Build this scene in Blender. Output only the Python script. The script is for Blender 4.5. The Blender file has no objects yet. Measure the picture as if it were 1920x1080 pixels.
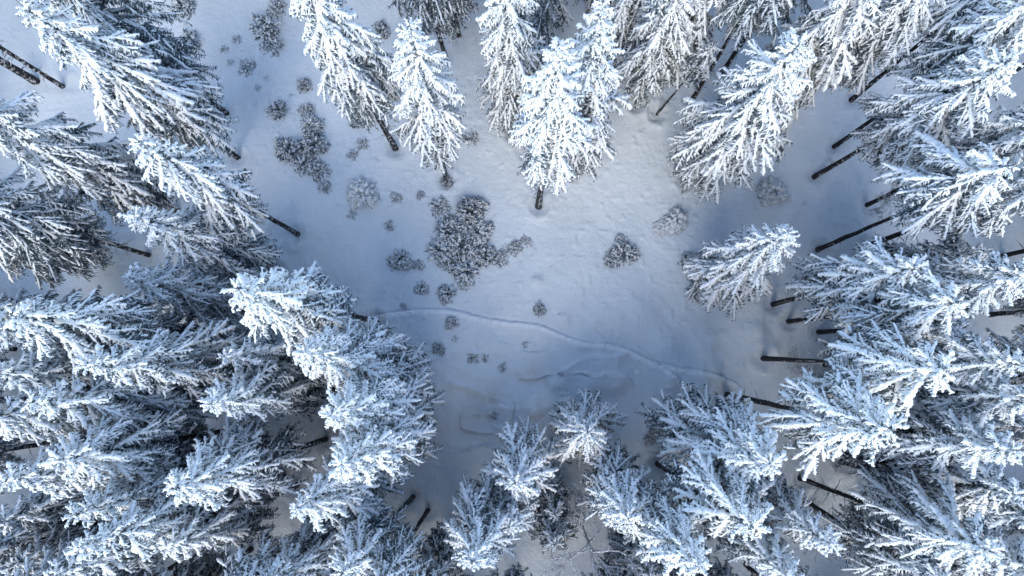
import bpy, math, random
import numpy as np
from mathutils import Vector, Matrix, Euler

# ------------------------------------------------------------------ camera
H = 50.0                      # camera height above the snow, metres
FPX = 1280.0                  # focal length in pixels of the 1920 px wide photograph
NAD = (1002.0, 686.0)         # where the plumb line below the camera meets the photograph
scene = bpy.context.scene
zc = -Vector((NAD[0] - 960.0, -(NAD[1] - 540.0), -FPX)).normalized()   # world up, seen in camera axes
xc = Vector((0, 1, 0)).cross(zc).normalized()
yc = zc.cross(xc)
CAMR = Matrix((xc, yc, zc))   # rows: world axes in camera axes -> rotates camera vectors to world
cam_d = bpy.data.cameras.new('camera')
cam = bpy.data.objects.new('camera', cam_d)
scene.collection.objects.link(cam)
cam_d.sensor_width = 36.0
cam_d.lens = 36.0 * FPX / 1920.0
cam_d.clip_end = 6000.0
cam.matrix_world = Matrix.Translation((0, 0, H)) @ CAMR.to_4x4()
scene.camera = cam

# ------------------------------------------------------------------ sky, sun, exposure
SUN_EL, SUN_AZ = math.radians(41.0), math.radians(188.0)   # azimuth clockwise from +Y (top of the picture)
world = bpy.data.worlds.new('World')
scene.world = world
world.use_nodes = True
wn = world.node_tree
wn.nodes.clear()
sky = wn.nodes.new('ShaderNodeTexSky')
sky.sky_type = 'NISHITA'
sky.sun_disc = False
sky.sun_elevation = SUN_EL
sky.sun_rotation = SUN_AZ
sky.air_density = 1.0
sky.dust_density = 0.3
sky.ozone_density = 1.0
bg = wn.nodes.new('ShaderNodeBackground')
bg.inputs['Strength'].default_value = 0.15
wo = wn.nodes.new('ShaderNodeOutputWorld')
wn.links.new(sky.outputs[0], bg.inputs[0])
wn.links.new(bg.outputs[0], wo.inputs[0])
sun_d = bpy.data.lights.new('sun', 'SUN')
sun_d.energy = 1.25
sun_d.angle = math.radians(52.0)
sun_d.color = (1.0, 0.92, 0.79)
sun = bpy.data.objects.new('sun', sun_d)
scene.collection.objects.link(sun)
to_sun = Vector((math.sin(SUN_AZ) * math.cos(SUN_EL), math.cos(SUN_AZ) * math.cos(SUN_EL), math.sin(SUN_EL)))
sun.rotation_euler = to_sun.to_track_quat('Z', 'Y').to_euler()
vs = scene.view_settings
vs.view_transform = 'Standard'
vs.look = 'None'
vs.gamma = 1.0
vs.exposure = 1.45
scene.cycles.max_bounces = 6
scene.cycles.diffuse_bounces = 2

COL = scene.collection
rnd = random.Random(7)

# ------------------------------------------------------------------ helpers
def tag(o, label=None, cat=None, group=None, kind=None):
    if label: o['label'] = label
    if cat: o['category'] = cat
    if group: o['group'] = group
    if kind: o['kind'] = kind
    return o

def at(px, py, z=0.0):
    """the point at height z that the photograph shows at (px, py)"""
    d = CAMR @ Vector((px - 960.0, -(py - 540.0), -FPX))
    t = (z - H) / d.z
    return Vector((d.x * t, d.y * t, z))

class MB:
    def __init__(self):
        self.v, self.f, self.m, self.s = [], [], [], []
    def face(self, idx, mat, smooth=False):
        self.f.append(idx); self.m.append(mat); self.s.append(smooth)
    def tube(self, pts, radii, sides, mat, smooth=False, flat=1.0, rg=None, jit=0.0):
        n = len(pts)
        base = len(self.v)
        up = Vector((0, 0, 1))
        for i, p in enumerate(pts):
            a = pts[max(0, i - 1)]; b = pts[min(n - 1, i + 1)]
            t = (b - a)
            if t.length < 1e-9: t = Vector((1, 0, 0))
            t.normalize()
            s = t.cross(up)
            if s.length < 0.05: s = Vector((0, 1, 0)).cross(t)
            s.normalize()
            u = s.cross(t)
            r = radii[i]
            for k in range(sides):
                an = 2 * math.pi * (k + 0.5 * (i % 2)) / sides
                q = r * (1.0 + (rg.uniform(-jit, jit) if jit else 0.0))
                self.v.append(p + s * (math.cos(an) * q) + u * (math.sin(an) * q * flat))
        for i in range(n - 1):
            for k in range(sides):
                a = base + i * sides + k; b = base + i * sides + (k + 1) % sides
                self.face((a, b, b + sides, a + sides), mat, smooth)
        self.face(tuple(base + k for k in range(sides))[::-1], mat, smooth)
        self.face(tuple(base + (n - 1) * sides + k for k in range(sides)), mat, smooth)
    def tri(self, a, b, c, mat):
        i = len(self.v)
        self.v += [a, b, c]
        self.face((i, i + 1, i + 2), mat, False)
    def mesh(self, name, mats):
        me = bpy.data.meshes.new(name)
        me.from_pydata([tuple(p) for p in self.v], [], self.f)
        me.polygons.foreach_set('material_index', self.m)
        me.polygons.foreach_set('use_smooth', self.s)
        for m in mats: me.materials.append(m)
        me.update()
        return me

def link(name, data, parent=None, loc=(0, 0, 0), rot=(0, 0, 0), scl=(1, 1, 1)):
    o = bpy.data.objects.new(name, data)
    COL.objects.link(o)
    o.parent = parent
    o.location = loc; o.rotation_euler = rot; o.scale = scl
    return o

# ------------------------------------------------------------------ materials
def new_mat(name):
    m = bpy.data.materials.new(name)
    m.use_nodes = True
    nt = m.node_tree
    bsdf = nt.nodes['Principled BSDF']
    return m, nt, bsdf

def noise(nt, scale, detail=3.0, rough=0.55, coord='pos', vec=None):
    n = nt.nodes.new('ShaderNodeTexNoise')
    n.inputs['Scale'].default_value = scale
    n.inputs['Detail'].default_value = detail
    n.inputs['Roughness'].default_value = rough
    if vec is not None:
        nt.links.new(vec, n.inputs['Vector'])
    elif coord == 'pos':
        g = nt.nodes.new('ShaderNodeNewGeometry')
        nt.links.new(g.outputs['Position'], n.inputs['Vector'])
    else:
        g = nt.nodes.new('ShaderNodeTexCoord')
        nt.links.new(g.outputs['Object'], n.inputs['Vector'])
    return n

def ramp(nt, fac, stops):
    r = nt.nodes.new('ShaderNodeValToRGB')
    el = r.color_ramp.elements
    while len(el) < len(stops): el.new(0.5)
    for e, (p, c) in zip(el, stops):
        e.position = p
        e.color = (*c, 1.0)
    nt.links.new(fac, r.inputs[0])
    return r

def bump(nt, bsdf, height, strength, dist):
    b = nt.nodes.new('ShaderNodeBump')
    b.inputs['Strength'].default_value = strength
    b.inputs['Distance'].default_value = dist
    nt.links.new(height, b.inputs['Height'])
    nt.links.new(b.outputs[0], bsdf.inputs['Normal'])

def m_snow():
    m, nt, b = new_mat('bough_snow')
    n = noise(nt, 9.0, 4.0, 0.65)
    r = ramp(nt, n.outputs[0], [(0.30, (0.66, 0.70, 0.72)), (0.52, (0.85, 0.875, 0.885))])
    nt.links.new(r.outputs[0], b.inputs['Base Color'])
    b.inputs['Roughness'].default_value = 0.75
    b.inputs['Specular IOR Level'].default_value = 0.2
    bump(nt, b, n.outputs[0], 0.6, 0.05)
    return m

def m_needles():
    m, nt, b = new_mat('frosted_needles')
    n = noise(nt, 5.0, 4.0, 0.7)
    r = ramp(nt, n.outputs[0], [(0.36, (0.032, 0.056, 0.064)), (0.50, (0.080, 0.115, 0.130)), (0.63, (0.38, 0.43, 0.47))])
    nt.links.new(r.outputs[0], b.inputs['Base Color'])
    b.inputs['Roughness'].default_value = 0.8
    b.inputs['Specular IOR Level'].default_value = 0.2
    return m

def m_bark():
    m, nt, b = new_mat('spruce_bark')
    n = noise(nt, 3.5, 5.0, 0.75)
    r = ramp(nt, n.outputs[0], [(0.35, (0.010, 0.010, 0.011)), (0.55, (0.022, 0.020, 0.020)), (0.60, (0.035, 0.032, 0.031)), (0.64, (0.62, 0.64, 0.67))])
    g = nt.nodes.new('ShaderNodeNewGeometry')      # wind-packed snow sticks to one side of the stems
    dt = nt.nodes.new('ShaderNodeVectorMath'); dt.operation = 'DOT_PRODUCT'
    dt.inputs[1].default_value = (0.55, -0.8, 0.1)
    nt.links.new(g.outputs['Normal'], dt.inputs[0])
    ma = nt.nodes.new('ShaderNodeMath'); ma.operation = 'MULTIPLY_ADD'
    ma.inputs[1].default_value = 0.07
    nt.links.new(dt.outputs['Value'], ma.inputs[0]); nt.links.new(n.outputs[0], ma.inputs[2])
    nt.links.new(ma.outputs[0], r.inputs[0])
    nt.links.new(r.outputs[0], b.inputs['Base Color'])
    b.inputs['Roughness'].default_value = 0.9
    bump(nt, b, n.outputs[0], 0.8, 0.04)
    return m

def m_shrub():
    m, nt, b = new_mat('shrub_needles')
    n = noise(nt, 6.0, 4.0, 0.7)
    r = ramp(nt, n.outputs[0], [(0.36, (0.026, 0.042, 0.048)), (0.48, (0.075, 0.10, 0.11)), (0.58, (0.42, 0.47, 0.51))])
    nt.links.new(r.outputs[0], b.inputs['Base Color'])
    b.inputs['Roughness'].default_value = 0.85
    return m

def m_frost():
    m, nt, b = new_mat('frosted_twigs')
    n = noise(nt, 8.0, 3.0, 0.6)
    r = ramp(nt, n.outputs[0], [(0.34, (0.12, 0.115, 0.115)), (0.46, (0.55, 0.56, 0.58)), (0.62, (0.82, 0.83, 0.85))])
    nt.links.new(r.outputs[0], b.inputs['Base Color'])
    b.inputs['Roughness'].default_value = 0.8
    return m

def m_ground():
    m, nt, b = new_mat('ground_snow')
    n = noise(nt, 0.35, 4.0, 0.6)
    r = ramp(nt, n.outputs[0], [(0.3, (0.70, 0.755, 0.785)), (0.65, (0.78, 0.825, 0.85))])
    a = nt.nodes.new('ShaderNodeAttribute')
    a.attribute_name = 'litter'
    n2 = noise(nt, 1.6, 5.0, 0.7)
    mul = nt.nodes.new('ShaderNodeMath'); mul.operation = 'MULTIPLY'
    nt.links.new(a.outputs['Fac'], mul.inputs[0]); nt.links.new(n2.outputs[0], mul.inputs[1])
    mx = nt.nodes.new('ShaderNodeMix'); mx.data_type = 'RGBA'
    mx.inputs[7].default_value = (0.42, 0.33, 0.25, 1)
    nt.links.new(mul.outputs[0], mx.inputs[0]); nt.links.new(r.outputs[0], mx.inputs[6])
    pa = nt.nodes.new('ShaderNodeAttribute'); pa.attribute_name = 'packed'      # trodden, packed snow is whiter than the rimed crust
    mp = nt.nodes.new('ShaderNodeMix'); mp.data_type = 'RGBA'
    mp.inputs[7].default_value = (0.90, 0.935, 0.95, 1)
    nt.links.new(pa.outputs['Fac'], mp.inputs[0]); nt.links.new(mx.outputs[2], mp.inputs[6])
    nt.links.new(mp.outputs[2], b.inputs['Base Color'])
    b.inputs['Roughness'].default_value = 0.7
    b.inputs['Specular IOR Level'].default_value = 0.25
    f = noise(nt, 2.4, 7.0, 0.62)
    bump(nt, b, f.outputs[0], 0.75, 0.16)
    return m

SNOW, NEEDLE, BARK, SHRUB, FROST, GROUND = m_snow(), m_needles(), m_bark(), m_shrub(), m_frost(), m_ground()

# ------------------------------------------------------------------ the snow field
_rs = np.random.RandomState(3)
_tab = _rs.rand(256, 256)
def vnoise(x, y):
    x = np.asarray(x, float); y = np.asarray(y, float)
    xi = np.floor(x).astype(int); yi = np.floor(y).astype(int)
    fx = x - xi; fy = y - yi
    fx = fx * fx * fx * (fx * (fx * 6 - 15) + 10); fy = fy * fy * fy * (fy * (fy * 6 - 15) + 10)
    g = lambda a, b: _tab[a & 255, b & 255]
    return (g(xi, yi) * (1 - fx) + g(xi + 1, yi) * fx) * (1 - fy) + (g(xi, yi + 1) * (1 - fx) + g(xi + 1, yi + 1) * fx) * fy - 0.5

def poly_dist(x, y, pts):
    best = np.full(np.shape(x), 1e9); arc = np.zeros(np.shape(x)); side = np.zeros(np.shape(x)); s0 = 0.0
    for (ax, ay), (bx, by) in zip(pts[:-1], pts[1:]):
        dx, dy = bx - ax, by - ay; L = math.hypot(dx, dy)
        t = np.clip(((x - ax) * dx + (y - ay) * dy) / (L * L), 0, 1)
        d = np.hypot(x - ax - t * dx, y - ay - t * dy)
        w = d < best
        best = np.where(w, d, best); arc = np.where(w, s0 + t * L, arc)
        side = np.where(w, ((x - ax) * dy - (y - ay) * dx) / L, side)
        s0 += L
    return best, arc, side

def smooth_line(pix, per=6):
    P = [at(*p) for p in pix]
    out = []
    for i in range(len(P) - 1):
        p0, p1, p2, p3 = P[max(0, i - 1)], P[i], P[i + 1], P[min(len(P) - 1, i + 2)]
        for k in range(per):
            t = k / per
            q = 0.5 * ((2 * p1) + (p2 - p0) * t + (2 * p0 - 5 * p1 + 4 * p2 - p3) * t * t + (3 * p1 - p0 - 3 * p2 + p3) * t ** 3)
            out.append((q.x, q.y))
    out.append((P[-1].x, P[-1].y))
    return out

TRAIL = smooth_line([(700, 598), (745, 590), (800, 584), (850, 586), (900, 599), (950, 607), (1010, 614), (1055, 632), (1095, 646),
                     (1140, 649), (1180, 660), (1225, 682), (1270, 694), (1330, 703), (1380, 722)])
SPUR = smooth_line([(1240, 690), (1262, 706), (1280, 726), (1296, 742)])
RIDGES = [smooth_line(p) for p in (
    [(905, 770), (935, 762), (965, 767), (1000, 760)], [(1060, 690), (1100, 672), (1140, 672), (1165, 664)],
    [(930, 640), (960, 650), (985, 645)], [(985, 745), (1010, 738), (1040, 745)], [(850, 718), (880, 724), (905, 735)],
    [(1120, 705), (1150, 700), (1180, 712)], [(940, 800), (980, 812), (1000, 800)])]
MOUNDS = [(1312, 716, 1.1, .55), (1300, 742, .5, .35), (1262, 708, .7, .2), (1040, 720, .9, .22), (985, 700, .8, .25), (930, 745, .9, .25), (1000, 770, .7, .3),
          (960, 690, .6, .2), (1090, 640, .7, .15), (1210, 590, 1.2, .2), (1250, 640, 1.0, .2), (1140, 600, 1.4, .18), (1330, 640, 1.0, .22), (1060, 597, .35, .2),
          (1008, 527, .4, .22), (880, 700, .7, .2), (905, 640, .6, .15), (1420, 620, .8, .25), (1445, 655, .7, .3), (1400, 560, .9, .2)]
RUFF = at(1010, 745)
PITS = []
def crease(x, y):
    """wind-cut steps: broken lines where the snow drops on the far side"""
    wx = x + 0.9 * vnoise(x / 1.4 + 21, y / 1.4); wy = y + 0.7 * vnoise(x / 1.1, y / 1.1 + 33)
    n = vnoise(wx / 3.4 + 8, wy / 1.35 + 51)
    gate = np.clip(.15 + 3.0 * vnoise(x / 2.1 + 60, y / 1.6 + 17), 0, 1)
    return gate * np.where(n > 0, 0.55 * np.exp(-n / 0.16), -0.22 * np.exp(n / 0.04))
def gh(x, y):
    x = np.asarray(x, float); y = np.asarray(y, float)
    z = 1.1 * vnoise(x / 17 + 9.3, y / 17 + 4.1) + 0.30 * vnoise(x / 5.5, y / 5.5) + 0.09 * vnoise(x / 1.9 + 31, y / 1.9)
    ruff = np.exp(-(((x - RUFF.x) / 12.0) ** 2 + ((y - RUFF.y) / 3.8) ** 2))
    z = z + ruff * (0.5 * vnoise(x / 1.9 + 70, y / 1.3 + 12) + 0.2 * vnoise(x / 0.8 + 5, y / 0.7) + crease(x, y)) 
    z = z + 0.05 * vnoise(x / 0.55 + 3, y / 0.55) + 0.34 * np.maximum(0, vnoise(x / .5 + 40, y / .5 + 9) - .27) - 0.30 * np.maximum(0, vnoise(x / .6 + 11, y / .6 + 90) - .36)
    def near(ln, pad):
        xs = [p[0] for p in ln]; ys = [p[1] for p in ln]
        return (x > min(xs) - pad) & (x < max(xs) + pad) & (y > min(ys) - pad) & (y < max(ys) + pad)
    for ln in (TRAIL, SPUR):
        m = near(ln, 1.0)
        if not m.any(): continue
        d, s, sd = poly_dist(x[m], y[m], ln)
        d = d + 0.05 * vnoise(x[m] * 3.1, y[m] * 3.1)
        o = -np.sign(sd) * d                                 # offset to the far (upper) side
        step = np.maximum(0, np.cos(s / 0.36 * math.pi + np.sign(sd) * math.pi / 2)) ** 2
        z[m] += 0.15 / (1 + np.exp((o - 0.17) / 0.02)) * np.exp(-np.maximum(0, -o - .1) / .35) - 0.22 * np.exp(-((o - 0.22) / 0.06) ** 2) - 0.12 * step * np.exp(-((d - .06) / 0.06) ** 2)
    for ln in RIDGES:
        m = near(ln, 1.6)
        if not m.any(): continue
        d, s, sd = poly_dist(x[m], y[m], ln)
        z[m] += 0.32 * np.exp(-(d / 0.6) ** 2) * np.where(sd > 0, 1.0, np.exp(-(d / 0.12) ** 2)) * np.clip(.6 + 1.2 * vnoise(x[m] * .9, y[m] * .9), 0, 1)
    for (px, py, r, h) in MOUNDS:
        p = at(px, py)
        m = np.hypot(x - p.x, y - p.y) < 4 * r
        if not m.any(): continue
        q = 1 + 0.6 * vnoise(x[m] * 1.3 + px, y[m] * 1.3 + py)
        z[m] += 1.5 * h * np.exp(-((np.hypot(x[m] - p.x, y[m] - p.y) / r) * q) ** 2)
    for (cx, cy, r, h) in PITS:      # wells round the stems, with a low rim
        m = np.hypot(x - cx, y - cy) < 4 * r
        if not m.any(): continue
        d = np.hypot(x[m] - cx, y[m] - cy) * (1 + .3 * vnoise(x[m] * 1.7, y[m] * 1.7))
        z[m] += h * (0.35 * np.exp(-((d - r * 1.7) / (r * 0.6)) ** 2) - np.exp(-(d / r) ** 2))
    return z
def g1(x, y):
    return float(gh(np.array([x]), np.array([y]))[0])

def axis_coords(lo, hi, step, far):
    c = list(np.arange(lo, hi + 1e-6, step))
    s, p = step, hi
    while p < far:
        s = min(s * 1.22, 120.0); p += s; c.append(p)
    s, p = step, lo
    while p > -far:
        s = min(s * 1.22, 120.0); p -= s; c.insert(0, p)
    return np.array(c)
def build_ground():
    X = axis_coords(-22.0, 22.0, 0.075, 2500.0); Y = axis_coords(-11.0, 22.0, 0.075, 2500.0)
    gx, gy = np.meshgrid(X, Y)
    fade = np.exp(-(np.maximum(0, np.hypot(gx, gy) - 120) / 80.0))
    z = gh(gx, gy) * fade
    nx, ny = len(X), len(Y)
    co = np.stack([gx, gy, z], -1).reshape(-1, 3)
    i = np.arange(nx * ny).reshape(ny, nx)
    quads = np.stack([i[:-1, :-1], i[:-1, 1:], i[1:, 1:], i[1:, :-1]], -1).reshape(-1, 4)
    me = bpy.data.meshes.new('snow_ground')
    me.vertices.add(len(co)); me.vertices.foreach_set('co', co.ravel())
    me.loops.add(quads.size); me.loops.foreach_set('vertex_index', quads.ravel())
    me.polygons.add(len(quads))
    me.polygons.foreach_set('loop_start', np.arange(0, quads.size, 4))
    me.polygons.foreach_set('loop_total', np.full(len(quads), 4))
    me.polygons.foreach_set('use_smooth', np.ones(len(quads), bool))
    me.update()
    lit = np.zeros(nx * ny)
    for (px, py, r, a) in [(888, 776, 1.4, .6), (805, 808, 1.6, .4), (1000, 697, .8, .5), (930, 735, .8, .5), (430, 100, 3.0, .3), (480, 180, 3.0, .25)]:
        p = at(px, py)
        lit = np.maximum(lit, a * np.exp(-((co[:, 0] - p.x) ** 2 + (co[:, 1] - p.y) ** 2) / (r * r)))
    pk = np.zeros(nx * ny)
    for ln in (TRAIL, SPUR):
        bx = [p[0] for p in ln]; by = [p[1] for p in ln]
        m = (co[:, 0] > min(bx) - 1) & (co[:, 0] < max(bx) + 1) & (co[:, 1] > min(by) - 1) & (co[:, 1] < max(by) + 1)
        d, s_, sd = poly_dist(co[m, 0], co[m, 1], ln)
        pk[m] = np.maximum(pk[m], np.exp(-(d / .2) ** 4))
    me.attributes.new('packed', 'FLOAT', 'POINT').data.foreach_set('value', pk)
    at_ = me.attributes.new('litter', 'FLOAT', 'POINT')
    at_.data.foreach_set('value', lit)
    me.materials.append(GROUND)
    o = link('snow_ground', me)
    tag(o, 'snow-covered forest floor with a trodden trail across the clearing', None, None, 'structure')

# ------------------------------------------------------------------ boughs (a small library, shared by all trees)
def bend(p0, d, L, droop, n):
    return [p0 + d * (L * k / n) + Vector((0, 0, -droop * L * (k / n) ** 2)) for k in range(n + 1)]

def snow_run(mb, pts, r, rg, step, sides=5):
    """a lumpy ridge of snow lying along a twig"""
    seg = []
    tot = sum((b - a).length for a, b in zip(pts[:-1], pts[1:]))
    n = max(2, int(tot / step))
    out, rad = [], []
    for k in range(n + 1):
        t = k / n * (len(pts) - 1)
        i = min(int(t), len(pts) - 2); f = t - i
        p = pts[i].lerp(pts[i + 1], f)
        e = math.sin(math.pi * min(1, max(0.0, (k + 0.25) / (n + 0.5)))) ** 0.35
        q = r * e * rg.uniform(0.68, 1.25)
        out.append(p + Vector((rg.uniform(-.2, .2) * r, rg.uniform(-.2, .2) * r, q * 0.45)))
        rad.append(q)
    mb.tube(out, rad, sides, 0, True, 0.85, rg, 0.30)

def needle_twig(mb, pts, r, rg, blades):
    n = len(pts)
    mb.tube(pts, [r * (1.0 - 0.75 * (k / (n - 1)) ** 2) for k in range(n)], 3, 1, False, 1.0, rg, 0.35)
    for b in range(blades):
        t = rg.uniform(0.05, 1.0) * (n - 1)
        i = min(int(t), n - 2)
        p = pts[i].lerp(pts[i + 1], t - i)
        d = (pts[i + 1] - pts[i]).normalized()
        w = Vector((rg.uniform(-1, 1), rg.uniform(-1, 1), rg.uniform(-1, .25))).normalized()
        tip = p + (d * 0.8 + w).normalized() * (r * rg.uniform(1.6, 2.8))
        s = d.cross(w)
        if s.length < 0.05: continue
        s.normalize()
        mb.tri(p - s * r * .45, p + s * r * .45, tip, 1)

def along(pts, t):
    f = min(max(t, 0.0), 1.0) * (len(pts) - 1)
    i = min(int(f), len(pts) - 2)
    return pts[i].lerp(pts[i + 1], f - i), (pts[i + 1] - pts[i]).normalized()

def turn(d, an, dz):
    return Vector((d.x * math.cos(an) - d.y * math.sin(an), d.x * math.sin(an) + d.y * math.cos(an), d.z + dz)).normalized()

def make_bough(L, seed, snow, droop, coarse=False):
    """a drooping spruce bough: a main stem and lateral fingers, each fringed with short hanging shoots and carrying a ridge of snow"""
    rg = random.Random(seed)
    mb = MB()
    n = 8
    sb = rg.uniform(-.10, .10)
    ax = []
    for k in range(n + 1):
        t = k / n
        ax.append(Vector((L * t * (1 - 0.12 * droop * t), L * sb * t * t, L * (0.10 * t - droop * t ** 1.7 + 0.45 * droop * t ** 4))))
    mb.tube(ax, [0.035 * (L / 3) ** .5 * (1 - .8 * k / n) + .008 for k in range(n + 1)], 4, 2, True)
    fingers = [(ax, 1.0, 0.10)]
    nf = 6 if L > 3 else 5 if L > 2 else 3 if L > 1 else 1
    sg = rg.choice((-1, 1))
    for k in range(nf):
        t = 0.16 + 0.58 * (k + rg.uniform(.1, .9)) / nf
        p, d = along(ax, t)
        fl = L * rg.uniform(.32, .52) * (1 - .35 * t)
        e = turn(d, sg * math.radians(rg.uniform(13, 29)), rg.uniform(-.15, .03))
        fingers.append((bend(p, e, fl, rg.uniform(.10, .32), 5), .72, 0.0))
        sg = -sg
    gap = (0.26 if coarse else 0.125) * (1.0 if L > 1 else .75)
    for (pts, w, t0) in fingers:
        fl = sum((b - a).length for a, b in zip(pts[:-1], pts[1:]))
        needle_twig(mb, pts if t0 == 0 else pts[1:], 0.05, rg, int((4 if coarse else 9) * fl))
        ns = max(2, int(fl * (1 - t0) / gap)) * 2
        for k in range(ns):
            t = t0 + (1 - t0) * (k + rg.uniform(.1, .9)) / ns
            p, d = along(pts, t)
            l2 = rg.uniform(.18, .36) * (1.0 - .40 * t) * min(1.0, .5 + .25 * L)
            e = turn(d, math.radians(rg.uniform(38, 66)) * (1 if k % 2 else -1), -rg.uniform(.05, .55))
            ps = bend(p, e, l2, rg.uniform(.2, .7), 2)
            needle_twig(mb, ps, rg.uniform(.032, .048), rg, 2 if coarse else 3)
            if rg.random() < snow * .68:
                snow_run(mb, ps, rg.uniform(.028, .050) * (0.7 + .45 * snow), rg, 0.11, 4)
        c = t0 * .6
        while c < .97:
            b = min(1.0, c + rg.uniform(.22, .50))
            if rg.random() < snow + .10:
                run = [along(pts, c + (b - c) * k / 4)[0] for k in range(5)]
                r = (0.058 + .013 * L) * w * (1.0 - .30 * c) * rg.uniform(.8, 1.3) * (0.55 + .55 * snow) * (1.22 if snow > .85 else 1.0)
                snow_run(mb, run, r, rg, 0.10, 6)
            c = b - .02
    return mb.mesh('bough', (SNOW, NEEDLE, BARK))

SIZES = (3.9, 2.5, 1.45, 0.8)
LIB = {}
for li, L in enumerate(SIZES):
    for si, sn in enumerate((0.92, 0.70, 0.40)):
        LIB[(li, si)] = [make_bough(L, 1000 * li + 100 * si + k, sn, (0.16, 0.26, 0.10, 0.32, 0.20)[k]) for k in range(5)]

def make_core(seed):
    """the inner crown: short needle-clad shoots round the stem and the leader shoot on top; unit height, radius in metres"""
    rg = random.Random(seed); mb = MB()
    mb.tube([Vector((0, 0, z)) for z in (0.0, .4, .8, 1.0)], [.12, .09, .05, .012], 5, 2, True)
    for k in range(170):
        z = rg.uniform(0.0, .97) ; u = 1 - z
        a = rg.uniform(0, 6.283)
        l = (0.15 + 0.75 * u) * rg.uniform(.5, 1.1)
        d = Vector((math.cos(a), math.sin(a), 0))
        p = [Vector((0, 0, z)), Vector((0, 0, z)) + d * l * .5 + Vector((0, 0, -.004)), Vector((0, 0, z)) + d * l + Vector((0, 0, -.02 * l))]
        n0 = len(mb.v)
        mb.tube(p, [.07, .075, .02], 3, 1, False, .05, rg, .3)
        if rg.random() < .35:
            mb.tube([q + Vector((0, 0, .004)) for q in p], [.05, .09, .03], 4, 0, True, .05, rg, .3)
    return mb.mesh('crown', (SNOW, NEEDLE, BARK))
CORES = [make_core(500 + k) for k in range(5)]

def make_trunk(seed, twigs):
    """unit height, unit radius at the foot; dead twigs on the bare lower part"""
    rg = random.Random(seed); mb = MB()
    N = 12
    off = [Vector((rg.uniform(-.12, .12), rg.uniform(-.12, .12), 0)) if 0 < k < N else Vector((0, 0, 0)) for k in range(N + 1)]
    pts = [Vector((0, 0, -.02 + 1.0 * k / N)) + off[k] for k in range(N + 1)]
    rad = [max(.05, (1 - k / N) ** .8) * (1.0 if k else 1.12) for k in range(N + 1)]
    base = len(mb.v)
    for p, r in zip(pts, rad):
        for k in range(9):
            a = 2 * math.pi * k / 9
            mb.v.append(p + Vector((math.cos(a), math.sin(a), 0)) * r * rg.uniform(.9, 1.1))
    for i in range(N):
        for k in range(9):
            a = base + i * 9 + k; b = base + i * 9 + (k + 1) % 9
            mb.face((a, b, b + 9, a + 9), 0, True)
    for k in range(twigs):
        z = rg.uniform(.10, .5); a = rg.uniform(0, 6.283); l = rg.uniform(2.0, 6.0)
        d = Vector((math.cos(a), math.sin(a), 0))
        p = Vector((0, 0, z))
        mb.tube([p, p + d * l * .5 + Vector((0, 0, -.006)), p + d * l + Vector((0, 0, -.025))], [.11, .08, .02], 3, 1, False, .05)
    return mb.mesh('trunk', (BARK, FROST))
TRUNKS = [make_trunk(40 + k, (6, 12, 24)[k % 3]) for k in range(6)]

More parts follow.
